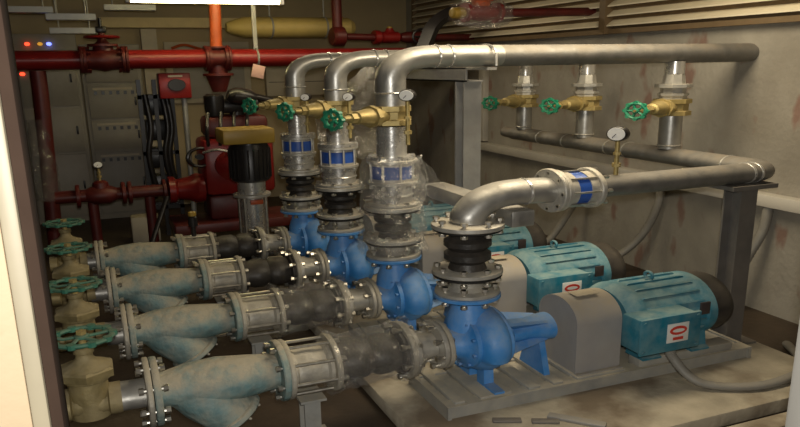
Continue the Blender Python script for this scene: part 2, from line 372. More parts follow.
def pump():
    t = thing('centrifugal_pump', 'blue end-suction pump on the nearest skid, fully in view beside its coupling guard', 'pump', (.74, 0, .139), 'blue pumps in a row')
    ax = (0, 0, .40)
    # volute, growing towards the outlet
    m = MB(); n = 48; prof = [(-.06, .35), (-.06, .72), (-.055, .80), (-.044, .90), (-.026, .97), (0, 1.0), (.026, .97), (.044, .90), (.055, .80), (.06, .70), (.06, .35)]
    V = []; F = []
    for i, (tx, s) in enumerate(prof):
        for k in range(n):
            a = 2*PI*k/n; R = (.168 + .022*((a/(2*PI)) % 1))*s
            V.append((.755+tx, -math.sin(a+PI/2+.5)*R, .40+math.cos(a+PI/2+.5)*R))
    for i in range(len(prof)-1):
        for k in range(n): k2 = (k+1) % n; F.append((i*n+k, i*n+k2, (i+1)*n+k2, (i+1)*n+k))
    F += [tuple(reversed(range(n))), tuple((len(prof)-1)*n+k for k in range(n))]
    m.add(V, F).build('volute_casing', 'blue', t)
    MB().lathe((.60, 0, .40), (1, 0, 0), [(0, .078), (.03, .08), (.06, .095), (.075, .12), (.080, .142), (.098, .142), (.10, .12)], 32).build('suction_nozzle', 'blue', t)
    bolts(t, (.676, 0, .40), (1, 0, 0), .130, 10, .009, .022, 'blue', name='cover_nut')
    MB().lathe((.712, 0, .47), (0, 0, 1), [(0, .085), (.06, .080), (.11, .066), (.155, .060), (.165, .075), (.17, .09)], 32).build('discharge_nozzle', 'blue', t)
    f = MB().disc((.585, 0, .40), (1, 0, 0), .125, .018).build('suction_flange', 'dustflange', t)
    f = MB().disc((.706, 0, .640), (0, 0, 1), .122, .022).build('discharge_flange', 'blue', t)
    m = MB().disc((.806, 0, .40), (1, 0, 0), .150, .020).build('back_plate', 'blue', t)
    bolts(t, (.824, 0, .40), (1, 0, 0), .128, 8, .010, .022, 'blue', name='nut')
    m = MB().lathe((.822, 0, .40), (1, 0, 0), [(0, .10), (.03, .085), (.05, .065), (.14, .058), (.20, .07), (.232, .072), (.24, .05)], 28)
    for a in (0, PI/2, PI, 3*PI/2):                # ribs of the bracket
        c, s_ = math.cos(a+.78), math.sin(a+.78); u = (0, -s_*.008, c*.008)
        P = [(.822, c, .125), (.822, c, .05), (1.02, c, .05), (1.02, c, .075)]
        q = [(x, c*r_, .40+s_*r_) for x, _, r_ in P]
        m.add([(x, y+u[1], z+u[2]) for x, y, z in q]+[(x, y-u[1], z-u[2]) for x, y, z in q], [(0,1,2,3), (7,6,5,4), (0,4,5,1), (1,5,6,2), (2,6,7,3), (3,7,4,0)])
    m.build('bearing_bracket', 'blue', t)
    MB().prism([(-.045, .345), (.045, .345), (.09, .163), (-.09, .163)], 'x', .99, 1.015).build('support_foot', 'blue', t)
    for y in (-1, 1):
        MB().prism([(y*.03, .28), (y*.08, .26), (y*.085, .178), (y*.165, .175), (y*.165, .163), (y*.03, .163)], 'x', .735, .775).build('foot', 'blue', t)
    MB().cyl((1.055, 0, .40), (1.075, 0, .40), .022, 16).build('shaft', 'bolt', t)
    return t
def guard():
    t = thing('coupling_guard', 'arched grey sheet coupling guard on the nearest skid', 'guard', (1.2, 0, .139), 'grey coupling guards')
    def arch(x0, x1, hw, top, m_, nm, th=.006):
        pts = [(-hw, .14)] + [(-hw*math.cos(a), top-hw*.95+hw*.95*math.sin(a)) for a in [PI*k/16 for k in range(17)]] + [(hw, .14)]
        inn = [(p[0]*(1-th/hw), p[1]-(th if p[1] > .2 else 0)) for p in pts]
        MB().prism(pts + inn[::-1], 'x', x0, x1).build(nm, m_, t)
        return pts
    p = arch(1.10, 1.305, .130, .562, 'guard', 'hood')
    MB().prism([(y*.97, z-.003 if z > .2 else z) for y, z in p], 'x', 1.102, 1.106).build('end_plate', 'guard', t)
    MB().bevbox(1.15, 1.25, -.05, .01, .567, .571, .001).build('warning_label', 'pale', t)
    for y in (-1, 1): MB().box(1.10, 1.305, min(y*.130, y*.15), max(y*.130, y*.15), .163, .168).build('foot_flange', 'guard', t)
    return t
def motor():
    t = thing('electric_motor', 'teal electric motor closest to the door, with its red and white badge', 'motor', (1.6, 0, .195), 'teal motors in a row')
    z = .405
    MB().lathe((1.315, 0, z), (1, 0, 0), [(0, .09), (.005, .15), (.03, .172), (.05, .180), (.08, .180), (.09, .172), (.37, .172), (.38, .180), (.42, .180), (.425, .15)], 48).build('body', 'teal', t)
    m = MB()
    for k in range(20):
        a = 2*PI*k/20+.12
        if math.sin(a) < -.75: continue
        c, s_ = math.cos(a), math.sin(a); r0, r1 = .171, .182; h = .0045
        q = [(1.40, r0), (1.41, r1), (1.68, r1), (1.692, r0)]
        m.add([(x, c*r_-s_*h*e, z+s_*r_+c*h*e) for e in (1, -1) for x, r_ in q], [(0,1,2,3), (7,6,5,4), (0,4,5,1), (1,5,6,2), (2,6,7,3), (3,7,4,0)])
    m.build('cooling_fins', 'teal', t)
    MB().lathe((1.741, 0, z), (1, 0, 0), [(0, .172), (.06, .172), (.095, .160), (.115, .130), (.12, .05)], 40).build('fan_cover', 'fan', t)
    # terminal box on the side that faces the door
    b = MB().bevbox(1.285, 1.555, -.262, -.150, .300, .490, .012).build('terminal_box', 'teal', t)
    MB().bevbox(1.278, 1.562, -.268, -.257, .293, .497, .004).build('box_lid', 'teal', b)
    MB().bevbox(1.400, 1.500, -.272, -.268, .345, .452, .001).build('badge', 'labelwhite', b)
    def oval(cx, cz, rx, rz, y0, y1, ma, nm):
        MB().prism([(cx+rx*math.cos(2*PI*k/24), cz+rz*math.sin(2*PI*k/24)) for k in range(24)], 'y', y0, y1).build(nm, ma, b)
    oval(1.450, .412, .040, .025, -.2735, -.272, 'labelred', 'badge_oval')
    oval(1.450, .412, .028, .010, -.2745, -.2735, 'labelwhite', 'badge_oval_centre')
    MB().box(1.427, 1.475, -.2735, -.272, .358, .374).build('badge_print', 'labelred', b)
    m = MB()
    for x in (1.297, 1.543):
        for q in (.312, .478): m.hexa((x, -.268, q), (0, -1, 0), .007, .005)
    m.build('lid_screws', 'teal', b)
    m = MB().ring((1.53, 0, .605), (1, 0, 0), .022, .007, 20, 8).cyl((1.53, 0, .57), (1.53, 0, .585), .012, 12); m.build('lifting_eye', 'teal', t)
    for x0 in (1.38, 1.62):
        for y in (-1, 1):
            MB().prism([(y*.08, .26), (y*.145, .30), (y*.155, .215), (y*.175, .205), (y*.175, .195), (y*.07, .195)], 'x', x0, x0+.09).build('foot', 'teal', t)
    MB().bevbox(1.64, 1.685, -.186, -.176, .42, .49, .001).build('rating_plate', 'labeldark', t)
    return t
sk0, pu0, gu0, mo0 = skid(), pump(), guard(), motor()
where = ['', 'second from the front', 'third from the front', 'farthest from the door']
for k in (1, 2, 3):
    clone(sk0, off(k), 'dusty steel base frame under the blue pump %s' % where[k])
    clone(pu0, off(k), 'blue end-suction pump %s, below its tall galvanised riser' % where[k])
    clone(gu0, off(k), 'arched grey sheet coupling guard %s' % where[k])
    clone(mo0, off(k), 'teal electric motor %s of the row' % where[k])

# ------------------------------------------------------------------ suction lines
def gate_valve():
    t = thing('gate_valve', 'dusty brass gate valve with green handwheel, nearest of the suction row', 'valve', (-.585, 0, .33), 'brass gate valves on the suction lines')
    b = MB().lathe((-.675, 0, .40), (1, 0, 0), [(0, .058), (.0, .066), (.035, .066), (.04, .05), (.055, .058), (.125, .058), (.14, .05), (.145, .066), (.18, .066), (.18, .058)], 24)
    b.lathe((-.585, 0, .33), (0, 0, 1), [(0, .04), (.01, .06), (.10, .062), (.175, .056), (.185, .07), (.20, .07)], 24).build('valve_body', 'dustbrass', t)
    MB().lathe((-.585, 0, .53), (0, 0, 1), [(0, .088), (.03, .088), (.04, .08)], 6).lathe((-.585, 0, .57), (0, 0, 1), [(0, .075), (.02, .04), (.04, .026), (.06, .024), (.065, .03), (.085, .03)], 24).build('bonnet', 'dustbrass', t)
    MB().cyl((-.585, 0, .655), (-.585, 0, .725), .011, 12).hexa((-.585, 0, .718), (0, 0, 1), .016, .014).build('stem', 'brass', t)
    m = MB().ring((-.585, 0, .705), (0, 0, 1), .086, .010, 36, 8).disc((-.585, 0, .697), (0, 0, 1), .022, .018, 16)
    for k in range(5):
        a = 2*PI*k/5+.3; m.tube([(-.585+.02*math.cos(a), .02*math.sin(a), .703), (-.585+.052*math.cos(a+.15), .052*math.sin(a+.15), .699), (-.585+.085*math.cos(a), .085*math.sin(a), .705)], .007, 8)
    for k in range(10):
        a = 2*PI*k/10; m.cyl((-.585+.088*math.cos(a)-.0, .088*math.sin(a), .695), (-.585+.088*math.cos(a), .088*math.sin(a), .716), .013, 8)
    m.build('handwheel', 'dustgreen', t)
    return t
gv = gate_valve()
gl = ['', 'dusty brass gate valve with green handwheel, second from the door',
      'dusty brass gate valve with green handwheel, third from the door', 'dusty brass gate valve with green handwheel, deepest in the room']
for k in (1, 2, 3): clone(gv, (off(k)[0]+.010*k, off(k)[1], .008*(k > 1)), gl[k])
stubs = []
sp = tag(MB().cyl((-1.35, 0, .40), (-.675, 0, .40), .055, 24).build('suction_pipe', 'galv', origin=(-.9, 0, .4)), 'steel pipe stub left of the nearest brass gate valve', 'pipe', 'suction pipe stubs')
ni = tag(MB().cyl((-.495, 0, .40), (-.425, 0, .40), .062, 24).build('pipe_nipple', 'galv', origin=(-.46, 0, .4)), 'bright steel nipple between the nearest gate valve and strainer', 'pipe', 'bright nipples')
for k in (1, 2, 3):
    clone(sp, off(k), 'steel pipe stub left of the gate valve %s' % where[k])
    clone(ni, off(k), 'bright steel nipple before the strainer %s' % where[k])

def strainer():
    t = thing('y_strainer', 'dusty teal Y-strainer on the nearest suction line, largest in view', 'strainer', (-.2, 0, .17), 'teal Y-strainers')
    MB().lathe((-.40, 0, .40), (1, 0, 0), [(0, .075), (.03, .075), (.10, .095), (.20, .105), (.30, .092), (.39, .078), (.395, .078)], 40).build('body', 'strainer', t)
    MB().lathe((-.30, 0, .405), (.62, -.10, -.78), [(0, .09), (.10, .100), (.16, .098), (.205, .094), (.21, .08)], 36).build('basket_leg', 'strainer', t)
    d = Vector((.62, -.10, -.78)).normalized(); o = Vector((-.30, 0, .405)) + d*.205
    MB().disc(o, d, .108, .026, 36).build('leg_cover', 'strainer', t)
    bolts(t, o + d*.03, d, .092, 8, .010, .02, 'dustflange', name='cover_bolt')
    f = MB().disc((-.425, 0, .40), (1, 0, 0), .150, .018).build('flange', 'dustflange', t)
    f2 = MB().disc((-.404, 0, .40), (1, 0, 0), .148, .022).build('flange', 'strainer', t)
    bolts(t, (-.404, 0, .40), (1, 0, 0), .125, 8, .014, .03, length=.085)
    f3 = MB().disc((-.010, 0, .40), (1, 0, 0), .140, .022).build('flange', 'strainer', t)
    return t
def suction_check():
    t = thing('check_valve', 'dusty silver wafer check valve with long studs on the nearest suction line', 'valve', (.1, 0, .27), 'wafer check valves on the suction lines')
    MB().disc((.0125, 0, .40), (1, 0, 0), .138, .018).build('flange', 'dustflange', t)
    MB().disc((.168, 0, .40), (1, 0, 0), .135, .020).build('flange', 'dustflange', t)
    MB().lathe((.03, 0, .40), (1, 0, 0), [(0, .10), (.012, .10), (.02, .092), (.06, .095), (.10, .09), (.118, .09), (.126, .102), (.138, .102)], 36).build('valve_body', 'dustflange', t)
    bolts(t, (.088, 0, .40), (1, 0, 0), .118, 8, .013, .03, name='stud', length=.235)
    return t
def rubber_joint():
    t = thing('rubber_joint', 'black rubber expansion joint on the nearest suction line', 'joint', (.32, 0, .28), 'rubber joints on the suction lines')
    MB().lathe((.19, 0, .40), (1, 0, 0), [(0, .115), (.014, .115), (.02, .085), (.06, .098), (.10, .098), (.125, .082), (.15, .098), (.19, .098), (.225, .085), (.231, .115), (.245, .115)], 40).build('bellows', 'rubber', t)
    MB().disc((.4355, 0, .40), (1, 0, 0), .142, .020).build('flange', 'dustflange', t)
    bolts(t, (.441, 0, .40), (1, 0, 0), .122, 8, .015, .03, length=.075)
    return t
def reducer():
    t = thing('pipe_reducer', 'short silver spool between the nearest rubber joint and its pump', 'pipe', (.52, 0, .30), 'silver spools at the pump inlets')
    MB().lathe((.456, 0, .40), (1, 0, 0), [(0, .130), (.016, .130), (.018, .078), (.06, .068), (.108, .062)], 36).build('spool', 'flange', t)
    MB().disc((.565, 0, .40), (1, 0, 0), .122, .018).build('flange', 'flange', t)
    bolts(t, (.572, 0, .40), (1, 0, 0), .103, 8, .014, .03, length=.075)
    return t
st0, sc0, rj0, rd0 = strainer(), suction_check(), rubber_joint(), reducer()
for k in (1, 2, 3):
    clone(st0, off(k), 'dusty teal Y-strainer %s' % where[k])
    clone(sc0, off(k), 'dusty silver wafer check valve with long studs, %s' % where[k])
    clone(rj0, off(k), 'black rubber expansion joint on the suction line %s' % where[k])
    clone(rd0, off(k), 'short silver spool at the inlet of the pump %s' % where[k])

def crumple(o, d, prof, amp, seed, n=44, arc=2*PI, a0=0):
    rnd = random.Random(seed); d, u, v = frame(d); o = Vector(o); V = []; F = []; rows = []
    L_ = prof[-1][0]; steps = 26
    for i in range(steps+1):
        t = L_*i/steps
        for j in range(len(prof)-1):
            if prof[j][0] <= t <= prof[j+1][0] + 1e-9:
                f_ = (t-prof[j][0])/(prof[j+1][0]-prof[j][0]); R = prof[j][1]*(1-f_)+prof[j+1][1]*f_; break
        for k in range(n+1):
            a = a0 + arc*k/n
            V.append(o + d*(t+rnd.uniform(-.4, .4)*amp) + (u*math.cos(a)+v*math.sin(a))*(R+amp*(rnd.random()-.1)+amp*.8*math.sin(5*a+t*30)))
    w_ = n+1
    for i in range(steps):
        for k in range(n): F.append((i*w_+k, i*w_+k+1, (i+1)*w_+k+1, (i+1)*w_+k))
    m = MB(); m.add(V, F); return m
tag(crumple((.165, 0, .40), (1, 0, 0), [(0, .155), (.05, .125), (.22, .115), (.30, .16)], .012, 3).build('plastic_wrapping', 'plastic', origin=(.3, 0, .28)),
    'clear crumpled plastic film around the nearest suction rubber joint', 'plastic film', 'plastic film on pipework')
tag(crumple((.165+SK, PY, .40), (1, 0, 0), [(0, .155), (.05, .125), (.22, .115), (.30, .16)], .012, 5).build('plastic_wrapping', 'plastic', origin=(.3, PY, .28)),
    'clear crumpled plastic film around the second suction rubber joint', 'plastic film', 'plastic film on pipework')
# stands under the suction lines
def stand(x, y, label):
    t = thing('pipe_stand', label, 'stand', (x, y, 0), 'steel stands under the suction lines')
    MB().box(x-.028, x+.028, y-.04, y-.032, .012, .235).box(x-.004, x+.004, y-.032, y+.032, .012, .235).box(x-.028, x+.028, y+.032, y+.04, .012, .235).build('post', 'skid', t)
    MB().box(x-.045, x+.045, y-.06, y+.06, .235, .247).build('top_plate', 'skid', t)
    MB().box(x-.07, x+.07, y-.07, y+.07, 0, .012).build('base_plate', 'skid', t)
stand(.10, 0, 'steel stand under the nearest wafer check valve')
stand(.10+SK, PY, 'steel stand under the second wafer check valve')
stand(.10+2*SK, 2*PY, 'steel stand under the third wafer check valve')

# ------------------------------------------------------------------ discharge of the nearest pump
RXX = .706
def rubber_vertical(x, y, z0, z1, label, k=1.0, group='rubber joints on the discharge side'):
    t = thing('rubber_joint', label, 'joint', (x, y, z0), group)
    h = z1-z0; R = .128*k
    MB().disc((x, y, z0), (0, 0, 1), R*.98, .014).build('gasket', 'gasket', t)
    MB().disc((x, y, z0+.014), (0, 0, 1), R, .024).build('flange', 'flange', t)
    MB().lathe((x, y, z0+.038), (0, 0, 1), [(0, .07*k), (h*.12, .062*k), (h*.20, .085*k), (h*.30, .085*k), (h*.36, .066*k), (h*.45, .086*k), (h*.54, .086*k), (h*.60, .062*k), (h-.076, .07*k)], 36).build('bellows', 'rubber', t)
    MB().disc((x, y, z1-.038), (0, 0, 1), R*.97, .012).build('gasket', 'gasket', t)
    MB().disc((x, y, z1-.026), (0, 0, 1), R*1.02, .026).build('flange', 'flange', t)
    bolts(t, (x, y, z0+.016), (0, 0, 1), R*.86, 8, .013, .03, length=.085)
    bolts(t, (x, y, z1-.014), (0, 0, 1), R*.88, 8, .013, .03, length=.080)
    return t
def spool_vertical(x, y, z0, z1, label):
    t = thing('pipe_spool', label, 'pipe', (x, y, z0), 'silver spools above the pumps')
    MB().disc((x, y, z0), (0, 0, 1), .118, .022).build('flange', 'flange', t)
    MB().lathe((x, y, z0+.022), (0, 0, 1), [(0, .075), (.02, .06), (z1-z0-.022, .066)], 28).build('spool', 'flange', t)
    bolts(t, (x, y, z0+.0), (0, 0, 1), .10, 8, .013, .03, length=.10)
    return t
spool_vertical(RXX, 0, .662, .755, 'short silver spool on the outlet flange of the nearest pump')
rubber_vertical(RXX, 0, .755, 1.035, 'black twin-bellows rubber joint above the nearest pump')
t = thing('elbow_pipe', 'galvanised elbow sweeping from the nearest pump outlet towards the right', 'pipe', (RXX, 0, 1.035))
P = smooth_path([(RXX, 0, 1.036), (RXX+.006, 0, 1.075), (RXX+.05, 0, 1.13), (RXX+.13, 0, 1.163), (RXX+.24, 0, 1.168), (RXX+.335, 0, 1.162)], 10)
MB().tube(P, [.066+.006*0 for _ in P], 32).build('elbow', 'galv', t)
MB().ring((.93, 0, 1.168), (1, 0, 0), .064, .007, 28).build('weld_bead', 'chrome', t)
MB().disc((1.035, 0, 1.16), (1, 0, 0), .115, .02).build('flange', 'flange', t)

def wafer_check(o, d, R, h, label, group, labels=True):
    o = Vector(o); d = Vector(d)
    t = thing('check_valve', label, 'valve', o, group)
    MB().disc(o, d, R, .022).build('flange', 'flange', t)
    MB().disc(o + d*(h-.022), d, R, .022).build('flange', 'flange', t)
    MB().lathe(o + d*.022, d, [(0, R*.82), (h-.044, R*.82)], 36).build('valve_body', 'bluelabel', t)
    bolts(t, o + d*(h/2), d, R*.88, 8, .010, .03, name='stud', length=h+.05, a0=.0)
    cw = .034 if h > .16 else .014
    MB().lathe(o + d*.022, d, [(0, R*.86), (cw, R*.86)], 36).build('collar', 'flange', t)
    MB().lathe(o + d*(h-.022-cw), d, [(0, R*.86), (cw, R*.86)], 36).build('collar', 'flange', t)
    return t
wafer_check((1.057, 0, 1.158), (1, 0, 0), .108, .165, 'silver check valve with blue band in the low horizontal pipe', 'check valves with blue bands')
# return manifold: along the nearest line to the corner, then back along the wall
MX = 2.13
t = thing('manifold_pipe', 'dull galvanised manifold running along the right wall and turning towards the nearest elbow', 'pipe', (MX, 1, 1.09))
MB().tube(path([(1.224, 0, 1.156), (MX, 0, 1.16), (MX, 2.06, 1.16)], .11, 10), .058, 28).build('pipe', 'oldpipe', t)
MB().tube(path([(MX, 2.06, 1.16), (MX, 2.14, 1.16), (MX-.0, 2.17, 1.165)], .05, 4), .05, 28).build('end_cap', 'oldpipe', t)
for x in (1.99, 2.03): MB().ring((x, 0, 1.16), (1, 0, 0), .057, .006, 28).build('weld_bead', 'chrome', t)
for y in (.22, .9, 1.05, 1.45, 1.72): MB().ring((MX, y, 1.16), (0, 1, 0), .057, .005, 28).build('weld_bead', 'galv', t)
# right end post with its cap plate
t = thing('steel_post', 'dark H-section steel post under the right corner of the manifold', 'post', (1.97, 0, 0), 'steel posts')
MB().box(1.947, 2.035, -.035, -.025, .092, 1.075).box(1.987, 1.995, -.025, .05, .092, 1.075).box(1.947, 2.035, .05, .06, .092, 1.075).build('post', 'darkbeam', t)
MB().box(1.86, 2.10, -.075, .075, 1.075, 1.10).build('cap_plate', 'darkbeam', t)
MB().box(1.947, 2.10, -.06, .08, .08, .092).build('base_plate', 'darkbeam', t)
# support arm below the elbow
t = thing('support_arm', 'grey square steel arm ending below the silver elbow', 'beam', (.95, .1, 1.0))
MB().bevbox(.875, .97, -.02, .74, .985, 1.07, .006).build('arm', 'galv', t)

# ------------------------------------------------------------------ tall galvanised risers of the other three pumps
def brass_valve(x, y, z, dirv, label, group, reach=.20):
    d = Vector(dirv).normalized(); o = Vector((x, y, z)); t = thing('brass_valve', label, 'valve', (x, y, z-.05), group)
    MB().lathe((x, y, z-.055), (0, 0, 1), [(0, .082), (.0, .090), (.028, .090), (.034, .076), (.076, .076), (.082, .090), (.11, .090), (.11, .082)], 8).build('valve_body', 'brass', t)
    MB().lathe(o + d*.055, d, [(0, .052), (.05, .052)], 20).lathe(o + d*.10, d, [(0, .064), (.022, .064)], 8).lathe(o + d*.12, d, [(0, .05), (reach*.28, .036), (reach*.30, .024), (reach-.19, .02)], 20).lathe(o + d*(reach-.075), d, [(0, .03), (.03, .03)], 6).lathe(o + d*(reach-.045), d, [(0, .02), (.03, .012)], 12).build('bonnet', 'brass', t)
    MB().cyl(o + d*(reach-.01), o + d*(reach+.055), .008, 10).build('stem', 'brass', t)
    c = o + d*(reach+.04); _, u, v = frame(d)
    m = MB().ring(c, d, .048, .010, 28, 8).disc(c - d*.01, d, .018, .02, 12)
    for k in range(5):
        a = 2*PI*k/5; m.cyl(c, c + (u*math.cos(a)+v*math.sin(a))*.05, .007, 8)
    for k in range(8):
        a = 2*PI*k/8; e = c + (u*math.cos(a)+v*math.sin(a))*.052; m.cyl(e-d*.009, e+d*.009, .012, 8)
    m.build('handwheel', 'green', t)
    return t
SD = (-.92, -.39, 0)
def pressure_gauge(x, y, z, facing, label, stem=.14, r=.035, group='pressure gauges'):
    d = Vector(facing).normalized(); t = thing('pressure_gauge', label, 'gauge', (x, y, z), group)
    MB().cyl((x, y, z), (x, y, z+stem), .009, 12).hexa((x, y, z+stem*.25), (0, 0, 1), .017, .02).hexa((x, y, z+stem*.6), (0, 0, 1), .015, .015).build('stem', 'brass', t)
    c = Vector((x, y, z+stem+r)); 
    MB().lathe(c - d*.02, d, [(0, r*.9), (.004, r), (.036, r), (.040, r*.93)], 28).build('case', 'black', t)
    MB().disc(c + d*.0185, d, r*.86, .003, 28, .001).build('dial', 'glassface', t)
    _, u, v = frame(d); MB().cyl(c + d*.022, c + d*.022 + (u*.6+v*.8)*r*.6, .0016, 6).build('needle', 'labeldark', t)
    return t
rise_x = [0, .672, .607, .575]
names2 = ['', 'second from the front', 'third from the front', 'farthest back']
XP = [0, .669+0, .632, .595]
for k in (1, 2, 3):
    x = RXX + SK*k; y = PY*k; kk = {1: 1.0, 2: .93, 3: .93}[k]
    nm = {1: 'the second pump', 2: 'the third pump', 3: 'the farthest pump'}[k]
    spool_vertical(x, y, .662, .745, 'short silver spool on the outlet flange of %s' % nm)
    rubber_vertical(x, y, .745, .985, 'black rubber joint above %s' % nm, .95)
    t = thing('pipe_spool', 'silver flanged spool above the rubber joint of %s' % nm, 'pipe', (x, y, .985), 'silver spools above the rubber joints')
    MB().disc((x, y, .985), (0, 0, 1), .118, .02).build('flange', 'flange', t)
    MB().cyl((x, y, 1.005), (x, y, 1.115), .085, 32).ring((x, y, 1.05), (0, 0, 1), .085, .006).build('spool', 'chrome', t)
    wafer_check((x, y, 1.115), (0, 0, 1), .108 if k == 1 else .10, .15, 'silver check valve with blue band on the riser of %s' % nm, 'check valves with blue bands')
    t = thing('riser_pipe', 'galvanised riser of %s bending over into its overhead header' % nm, 'pipe', (x, y, 1.265), 'galvanised risers')
    R0 = .064 if k == 1 else .056
    MB().lathe((x, y, 1.265), (0, 0, 1), [(0, .10), (.02, .10), (.022, R0), (.195, R0)], 32).build('lower_pipe', 'chrome', t)
    xe = 2.12
    pts = path([(x, y, 1.58), (x, y, 1.86), (x+.5, y, 1.86)], .20, 14)
    MB().tube(pts, R0, 32).build('elbow', 'galv', t)
    endx = RX-.002 if k == 1 else 2.20
    MB().cyl((x+.5, y, 1.86), (endx, y+(({1: .61, 2: 1.30, 3: 1.95}[k]-y) if k > 1 else 0), 1.86), R0, 32).build('header', 'oldpipe', t)
    for q in (.20, .26): MB().ring((x+q, y, 1.86), (1, 0, 0), R0, .006, 28).build('weld_bead', 'chrome', t)
    MB().ring((x, y, 1.655), (0, 0, 1), R0, .005, 28).build('weld_bead', 'chrome', t)
    brass_valve(x, y, 1.525, SD, 'brass valve with green handwheel on the riser of %s' % nm, 'brass valves on the tall risers', {1: .275, 2: .27, 3: .27}[k])
    pressure_gauge(x+.03, y-.105, {1: 1.36, 2: 1.33, 3: 1.30}[k], (-.6, -.8, 0), 'small round pressure gauge beside the riser of %s' % nm, .25, .034 if k == 1 else .028)
    for w_ in (1.30,): pass
    # drop from the header to the manifold
    dy = {1: .61, 2: 1.30, 3: 1.95}[k]; bz = {1: 1.500, 2: 1.488, 3: 1.472}[k]
    D = .054 if k == 1 else .05
    nd = {1: 'nearest', 2: 'middle', 3: 'farthest'}[k]
    t = thing('drop_pipe', '%s of the three drop pipes between header and wall manifold' % nd, 'pipe', (MX, dy, 1.21), 'drop pipes with brass valves')
    MB().cyl((MX, dy, 1.212), (MX, dy, bz-.055), D, 28).ring((MX, dy, 1.235), (0, 0, 1), D, .006).build('lower_pipe', 'galv', t)
    MB().lathe((MX, dy, bz+.055), (0, 0, 1), [(0, .064), (.02, .064), (.022, .072), (.04, .072), (.042, .06), (.075, .06), (.078, .088), (.10, .088), (.102, .055), (.15, .05), (.17, .046)], 8).build('union', 'flange', t)
    MB().cyl((MX, dy, bz+.225), (MX, dy, 1.808), .046, 24).build('upper_pipe', 'chrome', t)
    brass_valve(MX, dy, bz, SD, 'brass valve with green handwheel on the %s drop pipe by the wall' % nd, 'brass valves on the drop pipes', .32)
pressure_gauge(1.335, 0, 1.212, (-.86, -.5, 0), 'round black-cased pressure gauge standing on the low horizontal pipe', .185, .040)

# steel frame carrying the headers
t = thing('steel_post', 'tall grey steel post rising between the second and third pumps', 'post', (1.09, .82, 0), 'steel posts')
MB().box(1.085, 1.175, .775, .785, .092, 1.70).box(1.126, 1.134, .785, .855, .092, 1.70).box(1.085, 1.175, .855, .865, .092, 1.70).build('post', 'steelbeam', t)
MB().box(1.0, 1.18, .875, .93, .08, .092).build('base_plate', 'steelbeam', t)
t = thing('cross_beam', 'grey channel beam under the headers resting on the tall post', 'beam', (1.09, 1.2, 1.7))
MB().box(1.085, 1.095, .76, 2.05, 1.70, 1.792).box(1.085, 1.175, .76, 2.05, 1.782, 1.792).box(1.085, 1.175, .76, 2.05, 1.70, 1.71).box(1.085, 1.13, .56, .76, 1.775, 1.792).build('beam', 'steelbeam', t)
for k in (1, 2, 3):
    MB().tube([(1.11, PY*k+.09*math.cos(a), 1.86+.066*math.sin(a)*1.0 if 0 < a < PI else 1.80) for a in [PI*q/12 for q in range(13)]], .006, 8).build('pipe_clamp', 'chrome', t)

# plastic around the second pump's riser and hanging behind
x1 = RXX+SK
tag(crumple((x1, PY, .70), (0, 0, 1), [(0, .14), (.12, .135), (.2, .115), (.30, .13), (.42, .13), (.58, .11)], .014, 11).build('plastic_wrapping', 'plastic', origin=(x1, PY, .7)),
    'clear crumpled plastic film around the flanges of the second riser', 'plastic film', 'plastic film on pipework')
rnd = random.Random(5); m = MB(); V = []; F = []; nu, nv = 16, 20
for j in range(nv+1):
    for i in range(nu+1):
        u_, v_ = i/nu, j/nv; wdt = .02+.22*(v_**.8)*(1 if v_ < .8 else 1-(v_-.8)*2.2)
        V.append((x1+.10+u_*wdt, PY-.02+.03*math.sin(u_*9+v_*5)+rnd.uniform(-.012, .012), 1.27-.50*v_+rnd.uniform(-.008, .008)))
for j in range(nv):
    for i in range(nu): a = j*(nu+1)+i; F.append((a, a+1, a+nu+2, a+nu+1))
tag(m.add(V, F).build('plastic_flap', 'plastic', origin=(x1+.1, PY, 1.2)), 'loose flap of clear plastic hanging off the right side of the second riser', 'plastic film')
m = MB(); V = []; F = []
for j in range(nv+1):
    for i in range(nu+1):
        u_, v_ = i/nu, j/nv
        V.append((1.025-(1-u_)*(.10+.28*min(1, v_*2.2)), 1.62+.06*math.sin(u_*8+v_*4)+rnd.uniform(-.012, .012), 1.79-.70*v_+(.03*math.sin(u_*5))))
for j in range(nv):
    for i in range(nu): a = j*(nu+1)+i; F.append((a, a+1, a+nu+2, a+nu+1))
tag(m.add(V, F).build('plastic_sheet', 'plasticpale', origin=(.9, 1.62, 1.3)), 'pale plastic sheet hanging behind the second and third risers', 'plastic film')

# ------------------------------------------------------------------ odds and ends on the plinth
def bit(x0, x1, y0, y1, z0, z1, m_, name, label, cat, group=None, rz=0):
    o = MB().bevbox(x0, x1, y0, y1, z0, z1, .003).build(name, m_, origin=((x0+x1)/2, (y0+y1)/2, z0)); o.rotation_euler[2] = rz
    return tag(o, label, cat, group)
bit(.68, .78, -.275, -.245, .08, .092, 'darkbeam', 'metal_scrap', 'dark flat metal scrap left of its twin on the plinth edge', 'scrap', 'metal scraps', -.42)
bit(.80, .895, -.335, -.305, .08, .092, 'darkbeam', 'metal_scrap', 'dark flat metal scrap right of its twin on the plinth edge', 'scrap', 'metal scraps', -.45)
bit(.93, .965, -.46, -.26, .08, .095, 'steelbeam', 'steel_strip', 'grey steel strip lying askew on the plinth in front of the nearest skid', 'strip', None, .75)

